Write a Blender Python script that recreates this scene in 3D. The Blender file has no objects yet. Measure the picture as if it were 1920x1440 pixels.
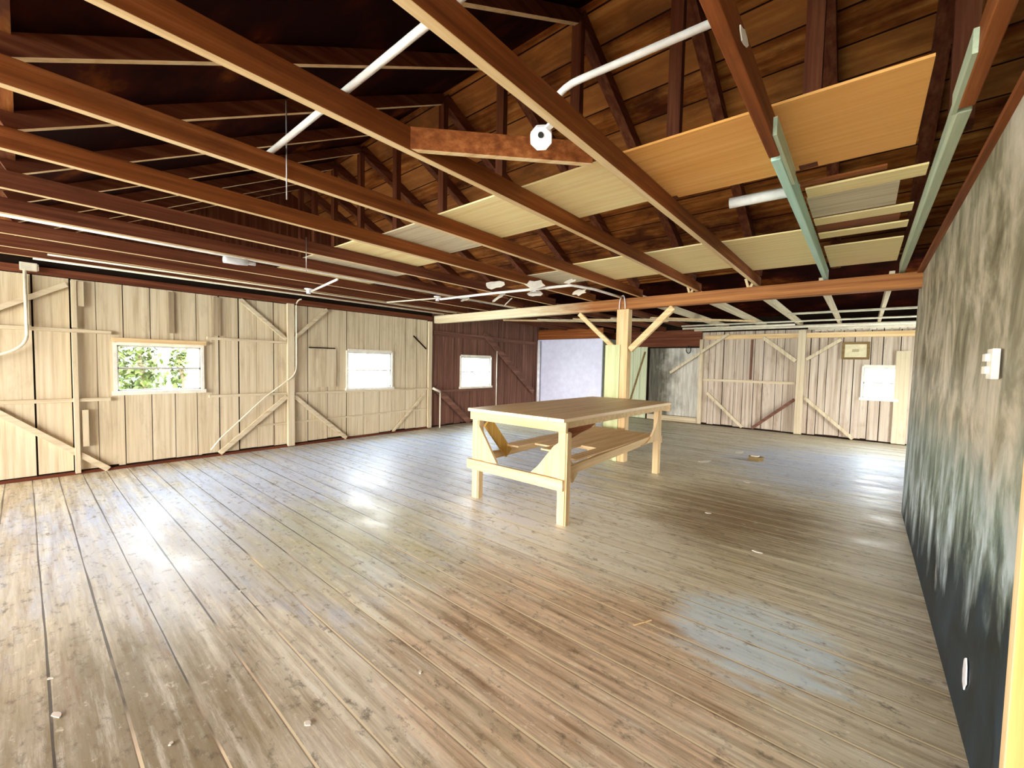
import bpy, bmesh, math, random
from mathutils import Vector, Matrix
random.seed(7)
SC = bpy.context.scene
COL = SC.collection

# ------------------------------------------------------------------ camera
YAW, PIT, ROL = (math.radians(a) for a in (40.26, -2.74, 1.18))
c_, s_ = math.cos(YAW), math.sin(YAW)
F = Vector((-s_, c_, 0)); R = Vector((c_, s_, 0)); U = Vector((0, 0, 1))
F2 = F*math.cos(PIT) + U*math.sin(PIT); U2 = U*math.cos(PIT) - F*math.sin(PIT)
R3 = R*math.cos(ROL) + U2*math.sin(ROL); U3 = U2*math.cos(ROL) - R*math.sin(ROL)
cam_d = bpy.data.cameras.new('camera')
cam_d.sensor_fit = 'HORIZONTAL'; cam_d.sensor_width = 36; cam_d.lens = 777.3/1920*36
cam_d.clip_start = 0.02; cam_d.clip_end = 300
cam = bpy.data.objects.new('camera', cam_d); COL.objects.link(cam)
m = Matrix.Identity(4)
for i in range(3):
    m[i][0] = R3[i]; m[i][1] = U3[i]; m[i][2] = -F2[i]
m[0][3], m[1][3], m[2][3] = 0, 0, 1.55
cam.matrix_world = m
SC.camera = cam

# ------------------------------------------------------------------ world, daylight, exposure
w = bpy.data.worlds.new('sky'); SC.world = w; w.use_nodes = True
nt = w.node_tree; bg = nt.nodes['Background']
tc = nt.nodes.new('ShaderNodeTexCoord'); sp = nt.nodes.new('ShaderNodeSeparateXYZ')
rp = nt.nodes.new('ShaderNodeValToRGB')
nt.links.new(tc.outputs['Generated'], sp.inputs[0]); nt.links.new(sp.outputs['Z'], rp.inputs[0])
rp.color_ramp.elements[0].position = 0.0; rp.color_ramp.elements[0].color = (1.0, 0.98, 0.93, 1)
rp.color_ramp.elements[1].position = 0.6; rp.color_ramp.elements[1].color = (0.70, 0.84, 1.0, 1)
nt.links.new(rp.outputs[0], bg.inputs[0]); bg.inputs[1].default_value = 16.0
SC.view_settings.view_transform = 'Standard'; SC.view_settings.look = 'None'
SC.view_settings.gamma = 1.0; SC.view_settings.use_curve_mapping = False
SC.view_settings.exposure = 1.2

def portal(name, loc, rot, sx, sy):
    """daylight portal in an opening: guides sky light, emits nothing of its own"""
    d = bpy.data.lights.new(name, 'AREA'); d.shape = 'RECTANGLE'; d.size = sx; d.size_y = sy
    d.cycles.is_portal = True
    o = bpy.data.objects.new(name, d); COL.objects.link(o); o.location = loc; o.rotation_euler = rot
    return o
H90 = math.pi/2
portal('portal_south', (-3.1, -7.98, 1.25), (H90, 0, 0), 11.6, 2.5)
portal('portal_east', (2.95, 9.6, .85), (0, H90, 0), 1.7, 1.6)

# ------------------------------------------------------------------ materials
def ramp(nt, fac, stops):
    r = nt.nodes.new('ShaderNodeValToRGB'); nt.links.new(fac, r.inputs[0])
    e = r.color_ramp.elements
    while len(e) < len(stops): e.new(0.5)
    for k, (p, c) in zip(e, stops): k.position = p; k.color = (*c, 1)
    return r.outputs[0]
def noise(nt, scale, sc=1.0, det=4, rough=.6, off=(0, 0, 0), dist=0.0):
    g = nt.nodes.new('ShaderNodeNewGeometry'); mp = nt.nodes.new('ShaderNodeMapping')
    nt.links.new(g.outputs['Position'], mp.inputs[0]); mp.inputs['Scale'].default_value = scale
    mp.inputs['Location'].default_value = off
    n = nt.nodes.new('ShaderNodeTexNoise'); n.inputs['Scale'].default_value = sc
    n.inputs['Detail'].default_value = det; n.inputs['Roughness'].default_value = rough
    n.inputs['Distortion'].default_value = dist
    nt.links.new(mp.outputs[0], n.inputs[0]); return n.outputs[0]
def mix(nt, fac, a, b, mode='MIX'):
    n = nt.nodes.new('ShaderNodeMix'); n.data_type = 'RGBA'; n.blend_type = mode
    for s, v in ((0, fac), (6, a), (7, b)):
        if hasattr(v, 'is_linked') or hasattr(v, 'links'): nt.links.new(v, n.inputs[s])
        elif s == 0: n.inputs[0].default_value = v
        else: n.inputs[s].default_value = (*v, 1)
    return n.outputs[2]
def math_(nt, op, a, b=None):
    n = nt.nodes.new('ShaderNodeMath'); n.operation = op
    for i, v in enumerate((a, b)):
        if v is None: continue
        if hasattr(v, 'links'): nt.links.new(v, n.inputs[i])
        else: n.inputs[i].default_value = v
    return n.outputs[0]
def maprange(nt, v, a, b, c=0.0, d=1.0):
    n = nt.nodes.new('ShaderNodeMapRange'); n.clamp = True
    nt.links.new(v, n.inputs[0])
    for i, k in enumerate((a, b, c, d)): n.inputs[i+1].default_value = k
    return n.outputs[0]
def newmat(name, rough=.75, spec=.3):
    m = bpy.data.materials.new(name); m.use_nodes = True
    b = m.node_tree.nodes['Principled BSDF']; b.inputs['Roughness'].default_value = rough
    b.inputs['Specular IOR Level'].default_value = spec
    return m, m.node_tree, b
def bump(nt, b, h, st=.3, d=.01):
    n = nt.nodes.new('ShaderNodeBump'); n.inputs['Strength'].default_value = st
    n.inputs['Distance'].default_value = d; nt.links.new(h, n.inputs['Height']); nt.links.new(n.outputs[0], b.inputs['Normal'])
STR = {'X': (.6, 22, 22), 'Y': (22, .6, 22), 'Z': (22, 22, .6)}
def wood(name, dark, mid, light, axis='Z', rough=.75, spec=.25, blotch=.5, stain=(.06, .03, .015), st_amt=.25, sc=1.0):
    m, nt, b = newmat(name, rough, spec)
    g = noise(nt, STR[axis], sc, 5, .65)
    c = ramp(nt, g, [(.3, dark), (.5, mid), (.7, light)])
    bl = noise(nt, (1.3, 1.3, 1.3), 1.0, 3, .6, (7, 3, 1))
    c = mix(nt, maprange(nt, bl, .35, .75, 0, blotch), c, mid)
    s3 = tuple(2.6 if k > 1 else .8 for k in STR[axis])
    sn = noise(nt, s3, 1.6, 6, .7, (3, 9, 4))
    c = mix(nt, maprange(nt, sn, .56, .74, 0, st_amt), c, stain)
    nt.links.new(c, b.inputs['Base Color']); bump(nt, b, g, .35, .004)
    return m
def flat(name, col, rough=.5, metal=0.0, spec=.4, var=.12):
    m, nt, b = newmat(name, rough, spec); b.inputs['Metallic'].default_value = metal
    n = noise(nt, (5, 5, 5), 1.5, 4)
    nt.links.new(mix(nt, maprange(nt, n, .35, .7), tuple(x*(1-var) for x in col), tuple(min(1, x*(1+var)) for x in col)), b.inputs['Base Color'])
    return m

M = {}
for ax in 'XYZ':
    M['brown'+ax] = wood('aged_brown_wood_'+ax, (.12, .026, .004), (.24, .064, .011), (.40, .14, .036), ax, st_amt=.5, stain=(.06, .012, .004))
    M['pale'+ax] = wood('bare_pale_wood_'+ax, (.58, .35, .15), (.76, .54, .28), (.86, .68, .42), ax, st_amt=.3, stain=(.35, .16, .06))
    M['white'+ax] = wood('whitewashed_wood_'+ax, (.44, .33, .19), (.66, .55, .37), (.76, .67, .50), ax, st_amt=.35, stain=(.22, .12, .06))
    M['red'+ax] = wood('dark_redbrown_wood_'+ax, (.06, .010, .004), (.14, .036, .013), (.24, .085, .035), ax, st_amt=.5, stain=(.03, .008, .004))
    M['mauve'+ax] = wood('unpainted_mauve_brown_boards_'+ax, (.09, .036, .022), (.18, .08, .052), (.32, .16, .11), ax, st_amt=.4, stain=(.04, .015, .01))
    M['table'+ax] = wood('table_wood_'+ax, (.56, .37, .17), (.70, .50, .27), (.80, .62, .38), ax, st_amt=.3, stain=(.40, .20, .07))
M['green'] = wood('pale_green_paint', (.32, .38, .24), (.44, .50, .34), (.58, .62, .46), 'Y', st_amt=.25, stain=(.5, .5, .36))
M['teal'] = wood('teal_green_paint', (.40, .62, .52), (.52, .76, .64), (.66, .84, .74), 'Y', st_amt=.2, stain=(.7, .66, .5))
M['ply'] = wood('orange_plywood', (.72, .32, .07), (.82, .40, .11), (.90, .50, .17), 'X', blotch=.7, st_amt=.12, stain=(.6, .3, .1))
M['plyl'] = wood('yellow_plywood', (.84, .58, .24), (.95, .75, .37), (.97, .86, .52), 'X', blotch=.7, st_amt=.2, stain=(.55, .3, .1))
M['deck'] = None
M['pvc'] = flat('white_plastic_pipe', (.92, .86, .80), .35)
M['steel'] = flat('galvanised_steel', (.55, .54, .52), .35, .7)
M['cream'] = flat('cream_painted_pipe', (.82, .74, .58), .45)
M['whitep'] = flat('white_porcelain', (.88, .87, .88), .25)
M['black'] = flat('black_plastic', (.02, .02, .02), .4)
M['dark'] = flat('dark_gap', (.02, .012, .008), .9, spec=.05)
M['paper'] = flat('torn_paper', (.85, .78, .66), .8)
M['frame'] = wood('brown_frame_wood', (.12, .07, .02), (.22, .14, .05), (.30, .2, .08), 'X')
M['mat_board'] = flat('cream_mat_board', (.75, .66, .42), .7)
M['ochre'] = wood('ochre_wood', (.36, .19, .03), (.50, .29, .06), (.62, .40, .11), 'Z')
M['lav'] = flat('lavender_sheet', (.70, .70, .86), .5, var=.06)
M['greenpost'] = wood('yellow_green_paint', (.48, .52, .26), (.62, .66, .36), (.74, .76, .48), 'Z', st_amt=.2, stain=(.3, .26, .1))
M['doorgreen'] = wood('pale_green_door_paint', (.52, .58, .36), (.66, .70, .46), (.76, .80, .58), 'Z', st_amt=.2, stain=(.4, .38, .2))
M['winframe'] = flat('white_window_paint', (.85, .80, .68), .5)
M['leaf'] = flat('leaf_green', (.10, .125, .02), .6, var=.4)
M['bark'] = wood('bark', (.10, .07, .04), (.2, .14, .08), (.3, .22, .14), 'Z')

# roof deck boards run along X, ~14 cm wide, seen from below
def deckmat():
    m, nt, b = newmat('roof_deck_boards', .85, .15)
    g = nt.nodes.new('ShaderNodeNewGeometry'); sp = nt.nodes.new('ShaderNodeSeparateXYZ'); nt.links.new(g.outputs['Position'], sp.inputs[0])
    d = math_(nt, 'DIVIDE', sp.outputs['Y'], .24)
    fr = math_(nt, 'FRACT', d); idx = math_(nt, 'FLOOR', d)
    wn = nt.nodes.new('ShaderNodeTexWhiteNoise'); wn.noise_dimensions = '1D'; nt.links.new(idx, wn.inputs['W'])
    gr = noise(nt, (1.2, 16, 16), 1, 5)
    c = ramp(nt, gr, [(.3, (.16, .035, .006)), (.5, (.32, .10, .018)), (.72, (.56, .24, .06))])
    bl = noise(nt, (1.1, 2.2, 2.2), 1.2, 5, .65, (4, 4, 2))
    c = mix(nt, maprange(nt, bl, .42, .62, 0, .85), c, (.04, .004, .0015))
    c = mix(nt, maprange(nt, wn.outputs[0], .6, 1, 0, .55), c, (.50, .20, .055))
    seam = math_(nt, 'LESS_THAN', fr, .05)
    c = mix(nt, seam, c, (.02, .004, .002))
    nt.links.new(c, b.inputs['Base Color']); bump(nt, b, gr, .4, .005)
    return m
M['deck'] = deckmat()
mf, nt, bb = newmat('shade_painted_roof_slope', .95, .05)  # near and rear slopes: attic shade painted in as a near-black colour
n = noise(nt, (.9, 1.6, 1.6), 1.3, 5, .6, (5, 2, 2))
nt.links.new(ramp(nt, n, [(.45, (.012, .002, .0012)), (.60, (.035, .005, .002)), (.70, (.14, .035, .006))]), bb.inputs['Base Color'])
M['shade_slope'] = mf

def floormat():
    m, nt, b = newmat('worn_plank_floor', .42, .5)
    g = nt.nodes.new('ShaderNodeNewGeometry'); sp = nt.nodes.new('ShaderNodeSeparateXYZ'); nt.links.new(g.outputs['Position'], sp.inputs[0])
    X, Y = sp.outputs['X'], sp.outputs['Y']
    wob = math_(nt, 'MULTIPLY', math_(nt, 'SUBTRACT', noise(nt, (.5, 2, 1), 1, 2), .5), .02)
    d = math_(nt, 'DIVIDE', math_(nt, 'ADD', math_(nt, 'ADD', Y, wob), 20*.215-.045), .215)
    fr = math_(nt, 'FRACT', d); idx = math_(nt, 'FLOOR', d)
    wn = nt.nodes.new('ShaderNodeTexWhiteNoise'); wn.noise_dimensions = '1D'; nt.links.new(idx, wn.inputs['W'])
    def box(cx, cy, rx, ry, soft=.5, amt=1.0, sc=1.3, off=(0, 0, 0)):
        """irregular patch mask, edge broken by noise"""
        dx = math_(nt, 'DIVIDE', math_(nt, 'SUBTRACT', X, cx), rx); dy = math_(nt, 'DIVIDE', math_(nt, 'SUBTRACT', Y, cy), ry)
        r2 = math_(nt, 'ADD', math_(nt, 'MULTIPLY', dx, dx), math_(nt, 'MULTIPLY', dy, dy))
        n = noise(nt, (1.0, 5.5, 1), sc, 7, .72, off)
        r2 = math_(nt, 'ADD', r2, math_(nt, 'MULTIPLY', math_(nt, 'SUBTRACT', n, .5), 4.2))
        return maprange(nt, r2, 1-soft, 1+soft, amt, 0)
    gr = noise(nt, (1.0, 18, 18), 1, 6, .7)
    fine = noise(nt, (9, 16, 9), 1.2, 6, .75, (2, 2, 2))
    # base: grey-olive worn paint
    c = ramp(nt, gr, [(.30, (.22, .17, .09)), (.5, (.52, .48, .37)), (.68, (.76, .73, .63))])
    c = mix(nt, math_(nt, 'MULTIPLY', wn.outputs[0], .42), c, (.30, .23, .13))
    big = noise(nt, (.55, .8, 1), 1.0, 4, .6, (1, 5, 0))
    c = mix(nt, maprange(nt, big, .45, .65, 0, .45), c, (.36, .30, .15))
    # sky sheen painted in as blue in the far and left part, olive wear patches, bare brown wood in front
    c = mix(nt, box(-5.2, 3.4, 2.6, 3.2, .55, .75, 1.0, (2, 2, 0)), c, (.42, .49, .64))
    c = mix(nt, box(-3.5, 1.9, 1.0, .8, .8, .65, 1.0, (5, 1, 0)), c, (.36, .34, .15))
    c = mix(nt, box(-4.0, .75, 1.1, .6, .8, .6, 3, (3, 3, 0)), c, (.46, .45, .42))
    c = mix(nt, box(-0.3, 8.2, 1.4, 1.8, .7, .7, 1.0, (8, 8, 0)), c, (.34, .42, .58))
    c = mix(nt, box(-2.3, 3.4, 1.2, .9, .8, .6, 1.0, (8, 3, 0)), c, (.70, .70, .64))
    c = mix(nt, box(-1.2, 1.9, .95, .8, .5, .65, 1.4, (1, 8, 0)), c, mix(nt, maprange(nt, gr, .35, .65), (.20, .095, .045), (.66, .48, .31)))
    c = mix(nt, box(-1.0, 4.9, .75, 1.0, .7, .8, 1.0, (6, 8, 0)), c, (.15, .09, .03))
    c = mix(nt, box(-2.1, .25, 1.0, .45, .8, .8, 1.2, (9, 8, 0)), c, (.15, .11, .045))
    c = mix(nt, box(-0.42, 2.72, .42, .42, .45, .7, 2.0, (9, 1, 0)), c, (.50, .62, .70))
    st = noise(nt, (.7, 9, 1), 1.3, 7, .75, (11, 4, 0))
    c = mix(nt, maprange(nt, st, .54, .66, 0, .5), c, (.20, .12, .06))
    c = mix(nt, maprange(nt, st, .46, .36, 0, .5), c, (.60, .58, .50))
    # scuffs
    c = mix(nt, maprange(nt, fine, .60, .74, 0, .55), c, (.86, .80, .66))
    c = mix(nt, maprange(nt, fine, .45, .32, 0, .75), c, (.10, .075, .045))
    # seams: dark gaps to the left, dust-filled pale ones to the right
    lw = noise(nt, (1.3, 3, 1), 1.0, 3, .5, (0, 0, 7))
    e = math_(nt, 'ABSOLUTE', math_(nt, 'SUBTRACT', fr, .5))
    thr = maprange(nt, lw, .3, .7, .490, .468)
    seam = math_(nt, 'GREATER_THAN', e, thr)
    side = maprange(nt, math_(nt, 'ADD', math_(nt, 'ADD', X, math_(nt, 'MINIMUM', math_(nt, 'MULTIPLY', math_(nt, 'SUBTRACT', Y, .9), .9), .3)), math_(nt, 'MULTIPLY', math_(nt, 'SUBTRACT', lw, .5), 4)), -3.0, -2.3)
    sc_ = mix(nt, side, (.025, .018, .01), (.70, .56, .38))
    edge = math_(nt, 'MULTIPLY', math_(nt, 'GREATER_THAN', fr, .955), side)
    c = mix(nt, math_(nt, 'MULTIPLY', edge, .6), c, (.10, .06, .03))
    c = mix(nt, math_(nt, 'MULTIPLY', seam, .85), c, sc_)
    c = mix(nt, 1.0, c, (1.48, 1.50, 1.50), 'MULTIPLY'); c = mix(nt, 1.0, c, (.88, .88, .90), 'DARKEN')
    nt.links.new(c, b.inputs['Base Color'])
    rg = maprange(nt, noise(nt, (1.5, 4, 1), 1, 5, .6, (3, 0, 3)), .3, .7, .32, .62)
    nt.links.new(rg, b.inputs['Roughness'])
    h = math_(nt, 'SUBTRACT', math_(nt, 'MULTIPLY', gr, .25), seam)
    bump(nt, b, h, .35, .006)
    return m
M['floor'] = floormat()

def tarpmat():
    """mottled grey-beige wall turning dark blue-black towards its foot"""
    m, nt, b = newmat('mottled_plywood_dark_foot', .55, .35)
    g = nt.nodes.new('ShaderNodeNewGeometry'); sp = nt.nodes.new('ShaderNodeSeparateXYZ'); nt.links.new(g.outputs['Position'], sp.inputs[0])
    n1 = noise(nt, (1, 1.7, 1.2), 2.0, 7, .64, (3, 1, 2), .5)
    c = ramp(nt, n1, [(.30, (.10, .085, .045)), (.44, (.24, .21, .13)), (.56, (.46, .40, .29)), (.70, (.64, .56, .44))])
    n2 = noise(nt, (1, 2.6, 1.1), 1.7, 7, .64, (8, 8, 3), .3)
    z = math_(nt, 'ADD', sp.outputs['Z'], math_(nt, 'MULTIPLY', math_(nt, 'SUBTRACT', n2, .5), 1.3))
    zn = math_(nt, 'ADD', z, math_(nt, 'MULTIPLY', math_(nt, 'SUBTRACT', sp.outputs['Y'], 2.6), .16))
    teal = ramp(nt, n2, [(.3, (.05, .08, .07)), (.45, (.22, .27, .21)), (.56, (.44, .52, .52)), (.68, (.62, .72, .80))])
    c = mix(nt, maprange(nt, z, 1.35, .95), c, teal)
    c = mix(nt, maprange(nt, zn, .90, .52), c, ramp(nt, n1, [(.35, (.004, .007, .006)), (.65, (.018, .035, .05))]))  # blue-black towards the foot, more so at the near end
    nt.links.new(c, b.inputs['Base Color']); bump(nt, b, n2, .3, .01)
    return m
M['tarp'] = tarpmat()

def glassmat():
    m = bpy.data.materials.new('window_glass'); m.use_nodes = True; nt = m.node_tree
    for n in list(nt.nodes): nt.nodes.remove(n)
    o = nt.nodes.new('ShaderNodeOutputMaterial'); t = nt.nodes.new('ShaderNodeBsdfTransparent'); g = nt.nodes.new('ShaderNodeBsdfGlossy')
    t.inputs[0].default_value = (.97, .98, .97, 1); g.inputs['Roughness'].default_value = .03
    x = nt.nodes.new('ShaderNodeMixShader'); x.inputs[0].default_value = .06
    nt.links.new(t.outputs[0], x.inputs[1]); nt.links.new(g.outputs[0], x.inputs[2]); nt.links.new(x.outputs[0], o.inputs[0])
    return m
M['glass'] = glassmat()

# ------------------------------------------------------------------ mesh helpers
class MB:
    def __init__(s): s.v = []; s.f = []; s.mi = []
    def quad(s, pts, mi=0):
        n = len(s.v); s.v += [tuple(p) for p in pts]; s.f.append(tuple(range(n, n+len(pts)))); s.mi.append(mi)
    def prism(s, pts, d, mi=0):
        """extrude polygon pts along vector d"""
        pts = [Vector(p) for p in pts]; d = Vector(d); n = len(s.v); k = len(pts)
        s.v += [tuple(p) for p in pts] + [tuple(p+d) for p in pts]
        s.f.append(tuple(range(n, n+k))[::-1]); s.f.append(tuple(range(n+k, n+2*k))); s.mi += [mi, mi]
        for i in range(k):
            j = (i+1) % k; s.f.append((n+i, n+j, n+k+j, n+k+i)); s.mi.append(mi)
    def box(s, x0, x1, y0, y1, z0, z1, mi=0, bot=None):
        n = len(s.v)
        s.v += [(x0, y0, z0), (x1, y0, z0), (x1, y1, z0), (x0, y1, z0), (x0, y0, z1), (x1, y0, z1), (x1, y1, z1), (x0, y1, z1)]
        s.f += [(n, n+3, n+2, n+1), (n+4, n+5, n+6, n+7), (n, n+1, n+5, n+4), (n+1, n+2, n+6, n+5), (n+2, n+3, n+7, n+6), (n+3, n, n+4, n+7)]
        s.mi += [mi if bot is None else bot] + [mi]*5
    def bar(s, a, b, w, h, up=(0, 0, 1), mi=0, bot=None):
        """rectangular bar a->b, w across, h along up"""
        a, b = Vector(a), Vector(b); d = (b-a).normalized(); up = Vector(up)
        sd = d.cross(up).normalized(); u = sd.cross(d).normalized()
        n = len(s.v)
        for p in (a, b):
            for (i, j) in ((-1, -1), (1, -1), (1, 1), (-1, 1)): s.v.append(tuple(p + sd*i*w/2 + u*j*h/2))
        s.f += [(n, n+1, n+2, n+3), (n+7, n+6, n+5, n+4), (n, n+4, n+5, n+1), (n+1, n+5, n+6, n+2), (n+2, n+6, n+7, n+3), (n+3, n+7, n+4, n)]
        s.mi += [mi, mi, mi if bot is None else bot, mi, mi, mi]
    def tube(s, pts, r, k=10, mi=0):
        pts = [Vector(p) for p in pts]; n0 = len(s.v)
        for i, p in enumerate(pts):
            d = (pts[min(i+1, len(pts)-1)] - pts[max(i-1, 0)]).normalized()
            a = d.cross(Vector((0, 0, 1)));
            if a.length < .05: a = d.cross(Vector((1, 0, 0)))
            a.normalize(); b2 = d.cross(a)
            for j in range(k):
                t = 2*math.pi*j/k; s.v.append(tuple(p + a*math.cos(t)*r + b2*math.sin(t)*r))
        for i in range(len(pts)-1):
            for j in range(k):
                q = n0+i*k; s.f.append((q+j, q+(j+1) % k, q+k+(j+1) % k, q+k+j)); s.mi.append(mi)
        s.f.append(tuple(range(n0, n0+k))[::-1]); s.mi.append(mi)
        q = n0+(len(pts)-1)*k; s.f.append(tuple(range(q, q+k))); s.mi.append(mi)
    def build(s, name, mats, parent=None, origin=None, bev=0.0, smooth=False):
        if not isinstance(mats, (list, tuple)): mats = [mats]
        if parent is not None: org = WL[parent.name]
        elif origin is not None: org = Vector(origin)
        else:
            xs = [Vector(v) for v in s.v]; org = Vector((sum(v.x for v in xs)/len(xs), sum(v.y for v in xs)/len(xs), min(v.z for v in xs)))
        me = bpy.data.meshes.new(name); me.from_pydata([tuple(Vector(v)-org) for v in s.v], [], s.f)
        for mt in mats: me.materials.append(mt)
        me.polygons.foreach_set('material_index', s.mi)
        bm = bmesh.new(); bm.from_mesh(me); bmesh.ops.recalc_face_normals(bm, faces=bm.faces) if not s.open() else None
        bm.to_mesh(me); bm.free()
        if smooth: me.shade_smooth()
        o = bpy.data.objects.new(name, me); COL.objects.link(o)
        if parent is not None: o.parent = parent
        else: o.location = org
        WL[o.name] = org.copy()
        if bev:
            md = o.modifiers.new('bevel', 'BEVEL'); md.width = bev; md.segments = 2; md.limit_method = 'ANGLE'
        return o
    def open(s): return False
WL = {}
def tag(o, label, cat, group=None):
    o['label'] = label; o['category'] = cat
    if group: o['group'] = group
    return o
def thing(name, loc, label, cat, group=None):
    o = bpy.data.objects.new(name, None); COL.objects.link(o); o.location = loc; WL[o.name] = Vector(loc)
    o.empty_display_size = .1
    return tag(o, label, cat, group)
def struct(o): o['kind'] = 'structure'; return o

XL, XR, YB, YE = -7.77, .39, 6.3, 12.05
ZJ, ZJT = 2.65, 2.77
# ------------------------------------------------------------------ setting
b = MB(); b.box(-9.2, 3.1, -8, 12.4, -.12, 0); struct(b.build('floor', M['floor']))
b = MB(); b.box(-60, 60, -60, 60, -.5, -.45); g_ = struct(b.build('ground', flat('outside_pale_ground', (.62, .60, .50), .9)))  # pale ground outside, kept bright to bounce daylight indoors

def board_wall(b, axis, pos, th, seams, z0, z1, holes, jit=.012, gap=.011, sgn=-1, mi=0):
    """vertical boards between seams; axis 'x' = wall lies in plane X=pos, boards spaced in Y"""
    for a0, a1 in zip(seams[:-1], seams[1:]):
        a0 += gap*random.uniform(.2, 1); a1 -= gap*random.uniform(.2, 1); off = random.uniform(0, jit)*sgn
        cuts = sorted({a0, a1, *[h[k] for h in holes for k in (0, 1) if a0 < h[k] < a1]})
        for c0, c1 in zip(cuts[:-1], cuts[1:]):
            zs = [(z0 + random.uniform(0, .03), z1)]
            for h in holes:
                if h[0]-1e-6 <= (c0+c1)/2 <= h[1]+1e-6: zs = [(zs[0][0], h[2]), (h[3], z1)]
            for q0, q1 in zs:
                if axis == 'x': b.box(pos-th+off, pos+off, c0, c1, q0, q1, mi)
                else: b.box(c0, c1, pos+off, pos+th+off, q0, q1, mi)
def backing(b, axis, pos, th, a0, a1, z0, z1, holes):
    cuts = sorted({a0, a1, *[h[k] for h in holes for k in (0, 1)]})
    for c0, c1 in zip(cuts[:-1], cuts[1:]):
        zs = [(z0, z1)]
        for h in holes:
            if h[0]-1e-6 <= (c0+c1)/2 <= h[1]+1e-6: zs = [(z0, h[2]), (h[3], z1)]
        for q0, q1 in zs:
            if axis == 'x': b.box(pos-th, pos, c0, c1, q0, q1)
            else: b.box(c0, c1, pos, pos+th, q0, q1)

W1 = (.83, 1.77, 1.07, 1.70); W2 = (4.15, 5.13, 1.01, 1.72); W3 = (7.22, 8.30, .95, 1.70)
seamsL = [-1.3, -1.0, -.62, -.28, .09, .41, .64, .9, 1.19, 1.45, 1.72, 2.01, 2.28, 2.54, 2.80, 3.06, 3.38, 3.75, 4.13, 4.5, 4.85, 5.16, 5.5, 5.8, 6.12]
b = MB(); board_wall(b, 'x', XL, .02, seamsL, .04, 2.52, [W1, W2]); struct(b.build('wall_left', M['whiteZ']))
b = MB(); backing(b, 'x', XL-.022, .03, -1.3, 6.25, 0, 2.9, [W1, W2]); struct(b.build('wall_left_backing', M['dark']))
seamsD = [6.2+.27*i for i in range(23)]
b = MB(); board_wall(b, 'x', XL-.06, .02, seamsD, .02, 2.9, [W3]); struct(b.build('wall_left_rear', M['mauveZ']))
b = MB(); backing(b, 'x', XL-.085, .03, 6.2, 12.4, 0, 2.9, [W3]); struct(b.build('wall_left_rear_backing', M['dark']))
# back wall
W4 = (.0, .53, .97, 1.63)
greyboard = wood('weathered_grey_boards', (.27, .18, .115), (.55, .45, .35), (.72, .64, .53), 'Z', st_amt=.55, stain=(.22, .12, .06), sc=.8)
seamsB = [-3.42]
while seamsB[-1] < 3.0: seamsB.append(seamsB[-1] + random.choice([.16, .2, .24, .28]))
b = MB(); board_wall(b, 'y', YE, .02, seamsB, .03, 2.52, [W4], sgn=1); struct(b.build('wall_back', greyboard))
b = MB(); backing(b, 'y', YE+.022, .03, -9.2, 3.1, 0, 2.9, [W4]); struct(b.build('wall_back_backing', M['dark']))
# grey boards between door and posts, darker to the left
mm, nt, bb = newmat('grey_boards_dark_left', .7)
g = nt.nodes.new('ShaderNodeNewGeometry'); sp = nt.nodes.new('ShaderNodeSeparateXYZ'); nt.links.new(g.outputs['Position'], sp.inputs[0])
n = noise(nt, (14, 2, 1.2), 1, 6, .7)
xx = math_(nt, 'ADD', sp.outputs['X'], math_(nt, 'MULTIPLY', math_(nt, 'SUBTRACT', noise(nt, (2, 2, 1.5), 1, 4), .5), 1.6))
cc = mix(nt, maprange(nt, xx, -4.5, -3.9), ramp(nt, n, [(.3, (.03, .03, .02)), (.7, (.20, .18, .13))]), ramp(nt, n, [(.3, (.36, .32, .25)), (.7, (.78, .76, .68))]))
nt.links.new(cc, bb.inputs['Base Color'])
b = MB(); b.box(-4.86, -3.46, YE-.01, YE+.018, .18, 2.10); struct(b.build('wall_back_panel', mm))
b = MB(); b.box(-6.4, -3.42, YE-.02, YE+.015, 2.14, 2.6); struct(b.build('wall_back_lintel', M['redX']))
b = MB(); b.box(-4.86, -3.46, YE-.08, YE+.01, .02, .17); struct(b.build('trim_1', M['whiteX']))
# right partition, standing out of plumb; attic is open above it
b = MB()
b.prism([(XR, 1.0, 0), (XR, 6.27, 0), (XR+.02, 6.42, 1.4), (XR+.05, 6.68, 2.62), (XR+.02, 1.0, 2.62)], (.06, 0, 0))
struct(b.build('wall_right', M['tarp']))
b = MB(); b.box(3.0, 3.1, -8, 8.8, 0, 2.9); b.box(3.0, 3.1, 10.4, 12.4, 0, 2.9); b.box(3.0, 3.1, 8.8, 10.4, 1.7, 2.9); struct(b.build('wall_east', M['redZ']))  # unseen opening added here to bring daylight onto the rear floor
b = MB(); b.box(XR+.08, 3.0, .9, .96, 0, 4.8); b.box(XR+.08, 3.0, 6.7, 6.76, 0, 2.62); struct(b.build('wall_side_room', M['redZ']))
# unseen south bay behind the camera, wide openings added to let daylight in
b = MB()
for x0, x1 in ((-9.2, -9.0), (2.9, 3.1)): b.box(x0, x1, -8.0, -7.9, 0, 2.9)
b.box(-9.0, 2.9, -8.0, -7.9, 2.5, 2.9); b.box(-9.3, -9.2, -8, -3.0, 0, 2.9); b.box(-9.3, -7.8, -1.2, -1.1, 0, 2.9); struct(b.build('unseen_wall_south', M['redZ']))
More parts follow.
